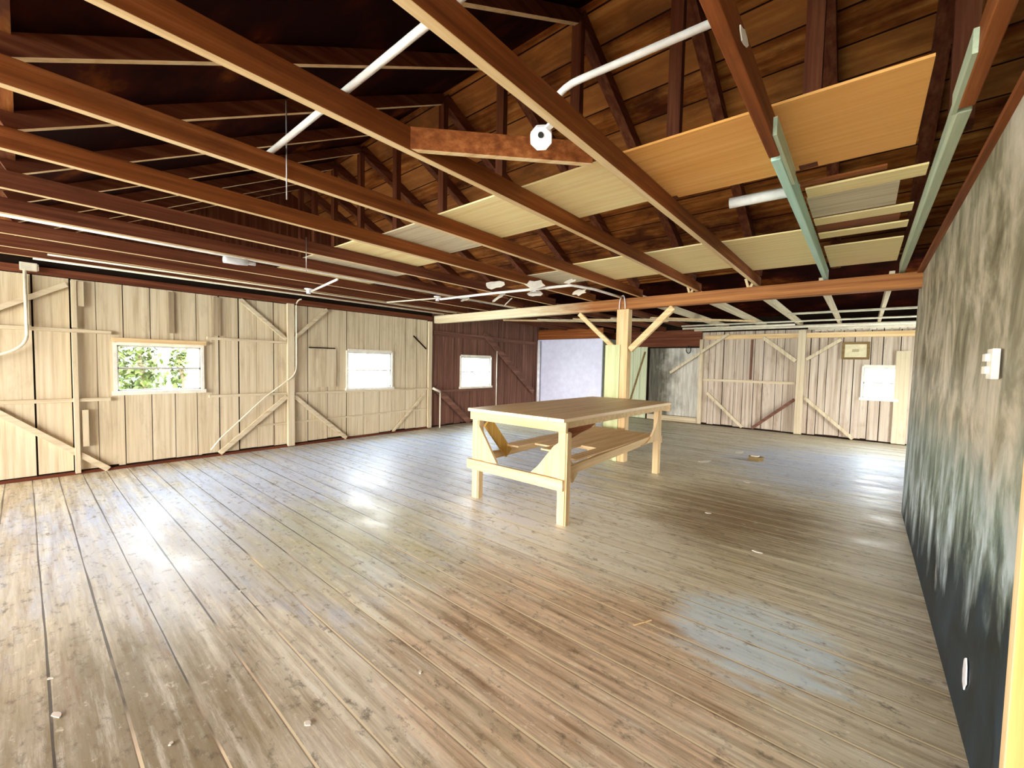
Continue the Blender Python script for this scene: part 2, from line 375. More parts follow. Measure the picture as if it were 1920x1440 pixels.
# roof
def slope(b, y0, z0, y1, z1, x0=-8.3, x1=3.1, th=.05):
    b.prism([(x0, y0, z0), (x0, y1, z1), (x0, y1, z1+th), (x0, y0, z0+th)], (x1-x0, 0, 0))
RY, RZ = 3.07, 4.52
b = MB(); slope(b, -8.0, 2.74, 0, 2.88, x0=-9.4); slope(b, RY, RZ, 6.35, 2.86)
struct(b.build('ceiling', M['deck']))
b = MB(); slope(b, -.02, 2.88, RY, RZ); slope(b, 6.3, 2.88, 9.2, 3.9); slope(b, 9.2, 3.9, 12.5, 2.72); struct(b.build('ceiling', M['shade_slope']))
for nm, x in (('wall_gable_west', -7.9), ('wall_gable_east', 3.05)):
    b = MB(); b.prism([(x, -.3, 2.6), (x, -.3, 2.9), (x, -.02, 2.92), (x, RY, RZ+.04), (x, 6.32, 2.90), (x, 9.2, 3.94), (x, 12.4, 2.78), (x, 12.4, 2.6)], (.04, 0, 0)); struct(b.build(nm, M['redZ']))
b = MB(); b.box(XL-.02, XL+.03, -1.3, 6.22, 2.53, 2.62); struct(b.build('trim_2', M['redY']))

# ------------------------------------------------------------------ windows
def window(n, axis, pos, h, label, slab):
    a0, a1, z0, z1 = h; f = .035; zm = (z0+z1)/2
    def bx(b, p0, p1, c0, c1, q0, q1):
        if axis == 'x': b.box(pos+p0, pos+p1, c0, c1, q0, q1)
        else: b.box(c0, c1, pos-p1, pos-p0, q0, q1)
    b = MB()
    bx(b, -.06, .03, a0-f, a0, z0-f, z1+f); bx(b, -.06, .03, a1, a1+f, z0-f, z1+f)
    bx(b, -.06, .03, a0, a1, z1, z1+f+.03)
    w_ = struct(b.build('window_%d' % n, M['winframe']))
    b = MB(); bx(b, -.06, .05, a0-f-.02, a1+f+.02, z0-f-.02, z0); b.build('window_sill', M['winframe'], w_)
    b = MB(); bx(b, -.04, -.01, a0, a0+.02, z0, z1); bx(b, -.04, -.01, a1-.02, a1, z0, z1); bx(b, -.04, -.01, a0, a1, zm-.014, zm+.014); bx(b, -.04, -.01, a0, a1, z0, z0+.02); bx(b, -.04, -.01, a0, a1, z1-.02, z1)
    b.build('sash', flat('grey_sash_%d' % n, (.45, .43, .38)), w_)
    b = MB(); bx(b, -.027, -.023, a0+.02, a1-.02, z0+.02, z1-.02); b.build('glass_pane', M['glass'], w_)
    return w_
window(1, 'x', XL, W1, '', ''); window(2, 'x', XL, W2, '', ''); window(3, 'x', XL-.06, W3, '', ''); window(4, 'y', YE, W4, '', '')
# ochre casing over the first window
b = MB(); b.box(XL+.03, XL+.06, .78, 1.83, 1.74, 1.80); struct(b.build('trim_3', M['paleY']))

# ------------------------------------------------------------------ framing on the left wall
def rail(name, y0, z0, y1, z1, wd, label, th=.045, mat='whiteY', x=XL, group=None, cat='brace'):
    b = MB(); b.bar((x+.008+th/2, y0, z0), (x+.008+th/2, y1, z1), th, wd, up=(0, 0, 1) if abs(z1-z0) < abs(y1-y0)*3 else (0, 1, 0))
    return tag(b.build(name, M[mat], bev=.003), label, cat, group)
rail('wall_rail', -1.2, 1.87, .78, 1.86, .045, 'upper cream rail on the left wall, before the near window', cat='rail')
rail('wall_rail', 1.84, 1.855, 3.0, 1.845, .04, 'upper cream rail on the left wall, between near window and post', cat='rail')
rail('wall_rail', -1.2, .975, .76, .97, .045, 'lower cream rail on the left wall, before the near window', cat='rail')
rail('wall_rail', 1.86, .955, 3.0, .95, .04, 'lower cream rail on the left wall, between near window and post', cat='rail')
rail('wall_rail', 3.13, .95, 6.1, .94, .035, 'lower cream rail under the second window on the left wall', cat='rail')
rail('wall_rail', 2.5, .42, 6.08, .47, .03, 'low thin cream rail near the foot of the left wall', cat='rail', th=.02)
rail('wall_post', 3.06, .02, 3.06, 2.53, .11, 'cream wall post in the middle of the left wall with braces either side', th=.07, mat='whiteZ', cat='post')
rail('wall_post', .435, .02, .435, 1.84, .05, 'narrow cream stud left of the near window, lower length', th=.06, mat='whiteZ', cat='stud')
rail('wall_post', .44, 1.9, .44, 2.5, .05, 'narrow cream stud left of the near window, upper length', th=.06, mat='whiteZ', cat='stud')
rail('batten', .50, 2.18, .50, 2.5, .06, 'short cream batten block beside the top of the narrow stud', th=.05, mat='whiteZ', cat='batten')
rail('batten', .515, .36, .515, .84, .06, 'short cream batten block beside the foot of the narrow stud', th=.05, mat='whiteZ', cat='batten')
rail('wall_post', .05, 1.9, .05, 2.5, .03, 'thin cream strip behind the steel conduit at the left edge', th=.03, mat='whiteZ', cat='strip')
rail('corner_board', 6.15, .02, 6.15, 2.5, .10, 'cream corner board ending the painted left wall by the dark rear wall', th=.05, mat='whiteZ', cat='board')
M['tan'] = wood('tan_board', (.20, .14, .08), (.36, .27, .17), (.5, .4, .27), 'Z')
rail('batten', 1.42, 1.90, 1.42, 2.5, .07, 'bare tan upright board above the left part of the near window', th=.02, mat='tan', cat='board')
rail('batten', 1.98, 1.90, 1.98, 2.5, .10, 'bare tan upright board above the right corner of the near window', th=.02, mat='tan', cat='board')
rail('diagonal_brace', 2.30, 2.50, 3.0, 1.90, .06, 'upper diagonal brace left of the middle wall post', cat='brace')
rail('diagonal_brace', 3.72, 2.50, 3.12, 1.92, .06, 'upper diagonal brace right of the middle wall post', cat='brace')
rail('diagonal_brace', 3.0, .90, 1.99, .04, .07, 'lower diagonal brace left of the middle wall post, rotted at its foot', cat='brace')
rail('diagonal_brace', 3.12, .90, 4.10, .03, .07, 'lower diagonal brace right of the middle wall post', cat='brace')
rail('diagonal_brace', -.25, .90, .72, .02, .07, 'lower diagonal brace at the left edge under the conduit', cat='brace')
rail('diagonal_brace', -.25, 2.03, .38, 2.44, .06, 'upper diagonal brace at the left edge beside the conduit', cat='brace')
rail('diagonal_brace', 6.02, .82, 5.17, .03, .05, 'thin lower diagonal brace beside the corner board', th=.025, cat='brace')
b = MB(); b.bar((XL+.012, 5.70, 2.14), (XL+.012, 6.06, 1.86), .012, .03); tag(b.build('dark_slat', M['dark']), 'dark slanting slit strip near the corner board', 'strip')
t = thing('wall_hatch', (XL+.01, 3.65, 1.1), 'boarded-up hatch between post and second window on the left wall', 'hatch')
b = MB(); b.box(XL+.009, XL+.022, 3.38, 3.90, 1.05, 1.76); b.build('hatch_panel', M['whiteZ'], t)
b = MB(); b.box(XL+.012, XL+.03, 3.39, 3.88, 1.77, 1.79); b.build('top_strip', M['dark'], t)
b = MB(); b.box(XL, XL+.035, -1.2, 6.2, 0, .035); struct(b.build('floor_gap_strip', M['redY']))  # dark strip painting in the dark gap along the wall foot
# conduits on the left wall
def pipe(name, pts, r, mat, label, cat='conduit', group=None, k=10):
    b = MB(); b.tube(pts, r, k); return tag(b.build(name, M[mat], smooth=True), label, cat, group)
def arc(p0, p1, p2, n=6):
    p0, p1, p2 = Vector(p0), Vector(p1), Vector(p2)
    return [p0*(1-t)**2 + p1*2*t*(1-t) + p2*t*t for t in [i/n for i in range(n+1)]]
xc = XL+.09
pipe('steel_conduit', [(xc, .04, 2.56), (xc, .04, 1.78)] + arc((xc, .04, 1.76), (xc, .02, 1.64), (xc, -.10, 1.57)) + [(xc, -.5, 1.38)], .016, 'cream', 'cream conduit running down the left wall and bending left at the picture edge')
pipe('steel_conduit', arc((XL+.25, 3.16, 2.60), (xc, 3.16, 2.62), (xc, 3.14, 2.5)) + [(xc, 3.14, 1.45)] + arc((xc, 3.14, 1.40), (xc, 3.13, 1.3), (xc, 3.04, 1.22)) + [(xc, 2.62, .90), (xc, 2.0, .30), (xc, 1.86, .12)], .011, 'cream', 'thin cream conduit beside the middle post, kinked down to the left')
t = thing('junction_box', (xc, .12, 2.6), 'cream metal junction box at the top of the left edge conduit', 'junction box')
b = MB(); b.box(xc-.05, xc+.05, .0, .14, 2.55, 2.64); b.build('box', M['cream'], t, bev=.006)
b = MB(); b.box(xc-.04, xc+.04, .14, .152, 2.56, 2.63); b.build('cover', M['cream'], t)

# ------------------------------------------------------------------ roof trusses over the front room
JX = [.25, -.43, -1.15, -1.90, -2.78, -3.62, -4.45, -5.22, -6.08, -6.80, -7.28]
KX = [.31, -.31, -1.12, -1.95, -2.80, -3.67, -4.55, -5.40, -6.15, -6.80, -7.30]
nth = ['first', 'second', 'third', 'fourth', 'fifth', 'sixth', 'seventh', 'eighth', 'ninth', 'tenth', 'eleventh']
extra = {0: 'its bottom chord sistered in pale green', 1: 'with a teal board and white scrap', 2: 'carrying the octagonal box', 3: 'where the spliced block starts',
         10: 'closest to the cream left wall'}
for i, (jx, kx) in enumerate(zip(JX, KX)):
    lab = '%s roof truss counted from the mottled right wall' % nth[i]
    if i in extra: lab += ', ' + extra[i]
    t = thing('roof_truss', (jx, 3.07, ZJ), lab, 'roof truss', 'roof trusses over the front room')
    y0 = -3.0; y1 = YB+.1
    if i < 2: y1 = 2.55
    b = MB()
    n = 14; zs = [random.uniform(-.006, .006) for _ in range(n+1)]
    b.box(jx, jx+.048, y0, y1, ZJ, ZJT, 0, 1 if i > 1 else 0); b.build('bottom_chord', [M['brownY' if i < 6 else 'redY'], M['paleY']], t, bev=.004)  # left chords get darker wood, attic dimness put into their colour
    for (ya, yb, nm) in ((-.05, RY, 'rafter'), (6.3, RY, 'rafter')):
        b = MB(); fr_ = ya > 3; b.bar((kx, ya, 2.82), (kx, yb, RZ-.07), .09 if fr_ else .045, .12 if fr_ else .10, bot=0 if fr_ else 1); b.build(nm, [M['redY'], M['redY' if fr_ else 'paleY']], t)
    b = MB(); b.box(kx-.045, kx+.045, RY-.03, RY+.03, ZJT, RZ-.12); b.build('king_post', M['redZ'], t)
    if i < 2:
        mt = 'green' if i == 0 else 'teal'
        b = MB()
        b.box(jx+.0, jx+.046, 2.60, YB+.1, ZJ+.005, ZJT+.01); o = b.build('sister_board', M[mt], t, bev=.004)
        o['label'] = 'pale green painted lower board' if i == 0 else 'teal painted lower board'
        b = MB(); b.box(jx-.016 if i == 0 else jx+.049, jx-.001 if i == 0 else jx+.066, 2.15 if i == 0 else 2.32, 2.6 if i == 0 else 3.0, ZJ+.004, ZJT-.03); o = b.build('splice_plate', M['green'], t)
        o['label'] = 'green painted splice plate'

# tie beam, post, braces at Y=6.3
b = MB(); b.box(XL+.02, XR+.3, YB-.03, YB+.11, 2.47, 2.64)
mb_, nt, bb = newmat('beam_cream_worn_to_brown', .75)
g = nt.nodes.new('ShaderNodeNewGeometry'); sp = nt.nodes.new('ShaderNodeSeparateXYZ'); nt.links.new(g.outputs['Position'], sp.inputs[0])
n = noise(nt, (.6, 22, 22), 1, 5)
xx = math_(nt, 'ADD', sp.outputs['X'], math_(nt, 'MULTIPLY', math_(nt, 'SUBTRACT', noise(nt, (1.2, 6, 6), 1, 5), .5), 2.5))
nt.links.new(mix(nt, maprange(nt, xx, -4.6, -3.3), ramp(nt, n, [(.3, (.66, .52, .30)), (.7, (.92, .80, .56))]), ramp(nt, n, [(.3, (.20, .06, .012)), (.7, (.48, .20, .06))])), bb.inputs['Base Color'])
tag(b.build('tie_beam', mb_, bev=.008), 'long timber cross beam, cream at left and brown at right, on the central post', 'beam')
t = thing('timber_post', (-3.05, YB+.04, 0), 'central built-up timber post with yellow-green paint and two knee braces', 'post')
b = MB(); b.box(-3.10, -2.90, YB-.04, YB+.10, 0, 2.468); b.build('post_shaft', M['paleZ'], t, bev=.005)
b = MB(); b.box(-3.30, -3.11, YB-.02, YB+.08, 0, 1.90); o = b.build('post_scab', M['greenpost'], t, bev=.005); o['label'] = 'yellow-green painted side timber'
b = MB(); b.box(-3.09, -3.02, YB-.06, YB-.042, 0, 1.9); o = b.build('cover_strip', M['greenpost'], t); o['label'] = 'yellow-green strip'
b = MB(); b.bar((-3.84, YB+.03, 2.45), (-3.17, YB+.03, 1.86), .06, .07); b.build('knee_brace', M['paleX'], t)
b = MB(); b.bar((-2.22, YB+.03, 2.45), (-2.88, YB+.03, 1.82), .07, .09); b.build('knee_brace', M['paleX'], t)
pipe('wire_loop', arc((-3.05, YB-.06, 2.47), (-3.05, YB-.08, 2.68), (-2.98, YB-.08, 2.68)) + arc((-2.98, YB-.08, 2.68), (-2.95, YB-.08, 2.66), (-2.95, YB-.06, 2.47)), .008, 'pvc', 'small white cable loop over the head of the central post', 'cable')

# ------------------------------------------------------------------ ceiling leftovers lying on the trusses
def panel(x0, x1, y0, y1, mat, label, z=ZJT+.004, th=.012, name='ceiling_panel', cat='panel', group=None, skew=0):
    b = MB(); b.prism([(x0, y0, z), (x1, y0+skew, z), (x1, y1+skew, z), (x0, y1, z)], (0, 0, th))
    return tag(b.build(name, M[mat]), label, cat, group)
panel(-1.14, .155, 2.26, 3.08, 'ply', 'large orange plywood ceiling panel nearest the right wall', skew=.05)
panel(-1.95, -1.15, 2.27, 3.02, 'plyl', 'yellowish plywood ceiling panel left of the large orange one')
panel(-2.88, -1.96, 2.26, 3.04, 'plyl', 'pale striped ceiling panel beside the dark roof gap, third from the right')
panel(-3.66, -2.89, 2.28, 3.12, 'white'+'X', 'cream ceiling panel fourth along the front row')
panel(-4.50, -3.67, 2.22, 3.30, 'plyl', 'yellow ceiling panel fifth along the front row')
panel(-5.30, -4.51, 2.22, 3.50, 'whiteX', 'whitish ceiling panel sixth along the front row')
panel(-6.10, -5.31, 2.25, 3.60, 'plyl', 'far left ceiling panel of the front row')
panel(-1.18, -.44, 4.42, 5.90, 'plyl', 'pale plywood ceiling panel in the second row beside the teal board', skew=.03)
panel(-2.0, -1.19, 4.38, 5.60, 'plyl', 'pale plywood ceiling panel in the second row over the fourth truss bay')
panel(-2.85, -2.01, 4.36, 5.45, 'plyl', 'pale plywood ceiling panel in the second row nearest the post')
panel(-.36, .22, 5.18, 6.22, 'plyl', 'cream ribbed ceiling panel with ragged left edge by the beam')
panel(-3.62, -2.90, 4.55, 5.3, 'whiteX', 'small white ceiling panel above the scraps near the post')
panel(-.37, .12, 3.66, 4.14, 'whiteX', 'wide stained ceiling board between the green and teal boards', name='loose_board', cat='board')
panel(-.36, .235, 3.46, 3.64, 'plyl', 'cream board in line with the thick white tube', name='loose_board', cat='board', z=ZJT+.002)
panel(-.38, .05, 3.36, 3.42, 'brownX', 'thin brown ceiling batten in front of the white tube', name='loose_board', cat='board', z=ZJT+.01)
panel(-.37, .22, 4.20, 4.38, 'plyl', 'cream slat next behind the wide stained ceiling board', name='loose_board', cat='board')
panel(-.37, .16, 4.40, 4.62, 'brownX', 'brown stained slat between two cream ceiling slats', name='loose_board', cat='board', z=ZJT+.015)
panel(-.37, .22, 4.66, 4.84, 'plyl', 'cream slat farthest back before the dark gap', name='loose_board', cat='board')
pipe('white_tube', [(-.84, 3.52, ZJT+.04), (-.40, 3.54, ZJT+.04)], .038, 'pvc', 'thick white tube lying across the trusses by the teal board', 'tube', k=14)
pipe('plastic_conduit', [(-2.92, .99, 2.79), (-1.15, .99, 2.79), (-.6, .99, 2.79)], .016, 'pvc', 'straight white plastic conduit lying across the near trusses', 'conduit')
pipe('plastic_conduit', arc((-1.27, 1.74, 2.81), (-1.17, 1.66, 2.85), (-1.05, 1.67, 2.85)) + [(-.50, 1.71, 2.85)], .016, 'pvc', 'white conduit with a bent end under the bare roof', 'conduit')
b = MB(); b.bar((-1.87, 1.34, 2.715), (-1.20, 2.06, 2.715), .04, .115, bot=1)
tag(b.build('blocking_board', [M['brownX'], M['paleX']], bev=.003), 'short board set diagonally between the third and fourth trusses', 'board')
for k, x in enumerate((-1.98, -1.22)):
    t = thing('beam_cleat', (x, YB, 2.64), ['pale V-shaped cleat on the cross beam beside the fourth truss end', 'pale V-shaped cleat on the cross beam beside the third truss end'][k], 'cleat', 'cleats on the cross beam')
    for dx in (-.05, .06):
        b = MB(); b.bar((x+.015*(1 if dx > 0 else -1), YB+.02, 2.645), (x+dx, YB+.02, 2.76), .02, .03); b.build('cleat_leg', M['paleZ'], t)
# octagonal box
t = thing('octagonal_box', (-1.21, 1.60, 2.6), 'white octagonal electrical box hanging under the third truss', 'junction box')
ax = Vector((.35, -.55, -.75)).normalized(); e1 = ax.cross(Vector((0, 0, 1))).normalized(); e2 = ax.cross(e1)
cn = Vector((-1.215, 1.61, 2.615))
b = MB(); b.prism([cn + (e1*math.cos(math.pi*(k+.5)/4) + e2*math.sin(math.pi*(k+.5)/4))*.055 for k in range(8)], -ax*.035); b.build('box', M['whitep'], t, bev=.004)
b = MB(); b.prism([cn + ax*.001 + (e1*math.cos(math.pi*k/5) + e2*math.sin(math.pi*k/5))*.014 - e2*.02 for k in range(10)], ax*.003); o = b.build('socket', M['black'], t); o['label'] = 'black socket hole'
b = MB(); b.bar(cn - ax*.02 + Vector((.03, -.01, .02)), (-1.14, 1.60, 2.66), .03, .012); b.build('bracket', M['whitep'], t)
# hanging wires
for px_, (x, y, z0, z1), l in ((0, (-2.72, 1.06, 2.52, 3.1), 'thin wire hanging in front of the fifth truss'), (1, (-4.40, 1.9, 2.45, 2.80), 'thin wire hanging by the seventh truss')):
    pipe('hanging_wire', [(x, y, z1), (x, y, z0)], .004, 'steel', l, 'wire', k=5)
# torn scraps
def scrap(c, r, label, nrm=(0, 0, 1), name='paper_scrap', seed=1, mat='paper', th=.004, el=2.2, ang=0.0, cat='scrap', group=None):
    rr = random.Random(seed); nrm = Vector(nrm).normalized(); a = nrm.cross(Vector((0, 1, .2))).normalized(); bb_ = nrm.cross(a)
    pts = []
    for k in range(11):
        t_ = 2*math.pi*k/11; q = rr.uniform(.55, 1.15)
        u_, v_ = math.cos(t_)*r*q*el, math.sin(t_)*r*q
        pts.append(Vector(c) + a*(u_*math.cos(ang)-v_*math.sin(ang)) + bb_*(u_*math.sin(ang)+v_*math.cos(ang)))
    b = MB(); b.prism(pts, nrm*th); return tag(b.build(name, M[mat]), label, cat, group)
scrap((-.378, 1.66, 2.71), .03, 'torn white scrap stuck to the side of the second truss', (1, 0, 0), seed=4, el=2.4, ang=1.45)
for k, (x, y, z, r) in enumerate([(-3.9, 4.2, 2.63, .10), (-3.75, 4.9, 2.60, .09), (-3.45, 4.5, 2.62, .12), (-4.3, 4.75, 2.58, .10), (-3.1, 5.1, 2.58, .08), (-5.0, 4.7, 2.60, .07), (-2.95, 4.6, 2.63, .06), (-4.6, 5.3, 2.60, .08)]):
    scrap((x, y, z), r, ['torn white ceiling paper hanging below the long cream conduit, nearest its right end', 'torn white ceiling paper behind the conduit mid-length', 'largest torn white ceiling paper over the conduit',
      'torn white ceiling paper left of the conduit lamps', 'small torn paper beside the post end of the conduit', 'small torn paper at the left end of the long conduit',
      'small torn paper on the truss by the conduit elbow', 'torn paper behind the left part of the conduit'][k], (random.uniform(-.5, .5), -.6, .6), 'ceiling_paper', seed=20+k, el=1.5, group='torn paper under the trusses')
pipe('cream_conduit', [(-5.35, 4.45, 2.59), (-4.2, 4.52, 2.59), (-2.98, 4.68, 2.60), (-2.93, 5.2, 2.62), (-2.95, 6.1, 2.63)], .018, 'pvc', 'long white conduit crossing below the trusses toward the post', 'conduit')
pipe('cream_conduit', [(-5.20, -.5, 2.635), (-5.20, 1.45, 2.635), (-5.20, 6.2, 2.635)], .012, 'pvc', 'white conduit running along the underside of the eighth truss', 'conduit')
pipe('cream_conduit', [(-6.42, 2.85, 2.59), (-5.25, 2.66, 2.60)], .016, 'pvc', 'short white conduit joining the lamp holder to the long run', 'conduit')
pipe('cream_conduit', [(-6.78, 0.2, 2.63), (-6.78, 6.1, 2.63)], .010, 'cream', 'thin conduit under the tenth truss near the left wall', 'conduit')
pipe('cream_conduit', [(-7.2, 0.1, 2.63), (-7.2, 6.1, 2.63)], .012, 'cream', 'thin conduit under the truss closest to the left wall', 'conduit')
pipe('cream_conduit', [(-6.5, 4.2, 2.60), (-5.4, 4.4, 2.60)], .012, 'cream', 'short cream conduit stub left of the torn paper', 'conduit')
def lampholder(x, y, z, label):
    t = thing('lamp_holder', (x, y, z), label, 'lamp holder', 'bare lamp holders under the trusses')
    b = MB()
    prof = [(.0, .06), (.012, .06), (.02, .035), (.05, .028), (.075, .03)]
    for (d0, r0), (d1, r1) in zip(prof[:-1], prof[1:]):
        for k in range(12):
            a0, a1 = 2*math.pi*k/12, 2*math.pi*(k+1)/12
            b.quad([(x+r0*math.cos(a0), y+r0*math.sin(a0), z-d0), (x+r0*math.cos(a1), y+r0*math.sin(a1), z-d0), (x+r1*math.cos(a1), y+r1*math.sin(a1), z-d1), (x+r1*math.cos(a0), y+r1*math.sin(a0), z-d1)])
    b.build('base', M['whitep'], t, smooth=True)
    b = MB(); b.tube([(x, y, z-.05), (x, y, z-.072)], .02, 12); b.build('socket', M['black'], t)
lampholder(-6.48, 2.83, 2.63, 'white lamp holder hanging above the middle wall post')
lampholder(-5.42, 4.45, 2.64, 'white lamp holder at the left end of the long conduit')
lampholder(-3.6, 4.70, 2.65, 'white lamp holder near the middle of the long conduit')
t = thing('flood_lamp', (-5.22, 1.5, 2.6), 'white oval lamp fitting on the conduit under the eighth truss', 'lamp')
b = MB(); b.tube([(-5.22, 1.40, 2.6), (-5.22, 1.43, 2.6), (-5.22, 1.52, 2.6), (-5.22, 1.62, 2.61)], .04, 12); b.build('lamp_body', M['whitep'], t, smooth=True)
b = MB(); b.tube([(-5.22, 1.62, 2.600), (-5.22, 1.70, 2.602)], .02, 10); b.build('neck', M['whitep'], t, smooth=True)

# ------------------------------------------------------------------ rear bay: joists and pipes behind the beam
bx = [.17, -.48, -1.2, -1.95, -2.8, -3.62, -4.45, -5.22, -6.08, -6.80]
for i, x in enumerate(bx):
    b = MB(); b.box(x, x+.05, YB+.13, YE-.02, 2.58, 2.70, 0, 0)
    tag(b.build('rear_joist', M['whiteY'] if i < 5 else M['redY'], bev=.003),
        '%s %s ceiling joist from the right behind the cross beam' % (nth[i], 'pale' if i < 5 else 'dark'), 'joist', 'ceiling joists of the rear bay')
for i, (y, z, x0, x1, r) in enumerate([(11.3, 2.53, -3.4, 2.6, .035), (11.0, 2.55, -3.6, -1.2, .025), (9.0, 2.56, -1.1, 2.6, .02), (11.5, 2.50, -1.0, 2.6, .045), (10.3, 2.55, -3.4, 2.6, .018)]):
    pipe('rear_pipe', [(x0, y, z), (x1, y, z)], r, 'cream', ['cream pipe running just before the back wall top, second farthest', 'short cream pipe left of the braces by the back wall',
        'thin cream pipe closest behind the cross beam at right', 'thickest cream pipe along the back wall top', 'thin cream pipe midway under the rear joists'][i], 'pipe', 'pipes under the rear ceiling')
for i in range(5):
    x = -6.4+.75*i; b = MB(); b.bar((x, 7.2+.3*i, 2.56), (x+1.6, 8.3+.4*i, 2.55), .09, .03)
    tag(b.build('loose_batten', M['whiteX'] if i % 2 else M['paleX']), '%s loose pale batten from the left, hung slantwise under the rear ceiling' % nth[i], 'batten', 'loose battens under the rear ceiling')
# back wall framing
def bk(name, x0, z0, x1, z1, wd, label, th=.05, mat='whiteZ', cat='brace', y=YE, group=None):
    b = MB(); v = abs(x1-x0) < 1e-6
    b.bar((x0, y-.012-th/2, z0), (x1, y-.012-th/2, z1), th, wd, up=(1, 0, 0) if v else (0, 0, 1))
    return tag(b.build(name, M[mat], bev=.003), label, cat, group)
bk('back_post', -1.15, .02, -1.15, 2.5, .15, 'whitewashed post in the back wall below the picture side', .09, cat='post')
bk('back_post', -3.40, .02, -3.40, 2.33, .09, 'whitewashed post dividing the grey boards from the back wall', .09, cat='post')
bk('back_post', .62, .02, .62, 2.0, .22, 'cream board at the far right end of the back wall', .03, cat='board')
bk('diagonal_brace', -3.22, .88, -2.34, .04, .07, 'lower brace sloping right from the dividing post in the back wall', cat='brace')
bk('diagonal_brace', -1.24, .84, -2.12, .04, .07, 'lower brace sloping left from the back wall post', mat='mauveX', cat='brace')
bk('diagonal_brace', -1.05, .90, -.12, .03, .07, 'lower brace sloping right from the back wall post', cat='brace')
bk('diagonal_brace', -1.25, 1.76, -1.95, 2.34, .09, 'upper brace left of the back wall post', cat='brace', y=YE-.035)
bk('diagonal_brace', -1.05, 1.80, -.42, 2.26, .07, 'upper brace right of the back wall post', cat='brace', y=YE-.035)
bk('diagonal_brace', -4.2, 1.40, -2.72, 2.46, .07, 'long upper brace crossing the dividing post toward the grey boards', th=.05, cat='brace', y=YE-.1)
bk('back_rail', -3.34, 1.23, -1.24, 1.23, .06, 'horizontal pale rail between the two back wall posts', mat='whiteX', cat='rail')
bk('back_rail', -3.34, 2.38, 2.6, 2.36, .12, 'top pale orange plate along the back wall', mat='paleX', cat='plate', th=.03)
bk('batten', -2.20, 1.28, -2.20, 2.30, .05, 'upright batten hanging above the back rail', mat='mauveZ', cat='batten')
b = MB()
for k in range(26):
    x = -.9 + k*.12; h = random.uniform(.03, .09); b.box(x, x+.10, YE-.30, YE-.1, 2.46, 2.46+h)
o = tag(b.build('insulation_scraps', M['paper']), 'heap of torn white insulation lying on the back wall top', 'insulation'); o['kind'] = 'stuff'
# picture
t = thing('framed_picture', (-.16, YE-.03, 1.81), 'small framed picture with a wide cream mat on the back wall', 'picture')
b = MB(); x0, x1, z0, z1, f = -.40, .08, 1.81, 2.20, .05
b.box(x0, x1, YE-.05, YE-.02, z0, z0+f); b.box(x0, x1, YE-.05, YE-.02, z1-f, z1); b.box(x0, x0+f, YE-.05, YE-.02, z0+f, z1-f); b.box(x1-f, x1, YE-.05, YE-.02, z0+f, z1-f)
b.build('picture_frame', M['frame'], t, bev=.004)
b = MB(); b.box(x0+f, x1-f, YE-.035, YE-.025, z0+f, z1-f); b.build('mat', M['mat_board'], t)
b = MB(); b.box(-.22, -.10, YE-.038, YE-.0355, 1.98, 2.04); b.build('print', flat('faded_print', (.45, .36, .2)), t)
# pale green door beside the post, wheel on hook
t = thing('plank_door', (-5.5, YE-.05, 0), 'pale green plank door with a dark diagonal brace, behind the central post', 'door')
b = MB()
for k in range(6): b.box(-6.2+k*.215, -6.2+k*.215+.207, YE-.06, YE-.03, .02, 2.14)
b.build('door_planks', M['doorgreen'], t)
b = MB(); b.bar((-4.98, YE-.075, 2.0), (-5.45, YE-.075, .35), .02, .05); o = b.build('door_brace', M['frame'], t); o['label'] = 'dark thin diagonal brace'
b = MB(); b.box(-4.91, -4.87, YE-.07, YE-.02, .02, 2.12); struct(b.build('door_gap_strip', M['dark']))  # dark strip standing in for the black gap beside the door
b = MB()
pts = [(-3.72+.06*math.cos(a), YE-.14, 2.05+.10*math.sin(a)) for a in [2*math.pi*k/16 for k in range(17)]]
b.tube(pts, .012, 6); tag(b.build('hanging_ring', M['black']), 'dark oval ring hanging beside the dividing post', 'ring')
# lavender closet box in the far left corner
b = MB(); b.box(XL-.05, -5.58, 10.45, 10.49, 0, 2.32); struct(b.build('wall_closet_front', M['lav']))
b = MB(); b.box(-5.62, -5.58, 10.49, YE-.08, 0, 2.32); struct(b.build('wall_closet_side', flat('grey_green_board', (.20, .22, .17))))
b = MB(); b.box(XL-.05, -5.58, 10.46, 10.50, 2.33, 2.62); struct(b.build('wall_closet_lintel', M['brownX']))
pipe('stack_pipe', [(-7.70, 10.35, 0), (-7.70, 10.35, 2.28)], .045, 'whitep', 'white upright drain pipe in the dark far left corner', 'pipe', k=12)
# dark rear left wall framing
xw = XL-.06
rail('rear_brace', 8.0, 2.35, 10.2, .7, .16, 'dark diagonal brace right of the rear left window', mat='mauveY', x=xw+.032, th=.04, cat='brace')
rail('rear_brace', 6.35, .95, 7.5, .02, .14, 'dark lower diagonal brace beyond the corner board', mat='mauveY', x=xw+.032, th=.04, cat='brace')
rail('rear_rail', 6.3, 2.25, 10.3, 2.2, .12, 'dark upper rail over the rear left window', mat='mauveY', x=xw, th=.03, cat='rail')
rail('rear_rail', 6.3, .86, 8.5, .86, .06, 'dark rail under the rear left window', mat='mauveY', x=xw, th=.03, cat='rail')
pipe('thin_pipe', [(XL+.05, 8.45, 0), (XL+.05, 8.45, 1.9)], .012, 'cream', 'thin upright pipe right of the rear left window', 'pipe')
t = thing('stub_pipe', (XL+.12, 6.4, 0), 'short upright pipe with elbow at the foot of the corner board', 'pipe')
b = MB(); b.tube([(XL+.12, 6.4, 0), (XL+.12, 6.4, .86)], .015, 8); b.build('riser', M['cream'], t, smooth=True)
b = MB(); b.tube([(XL+.12, 6.4, .86), (XL+.06, 6.22, .95)], .03, 8); b.build('elbow', M['cream'], t, smooth=True)

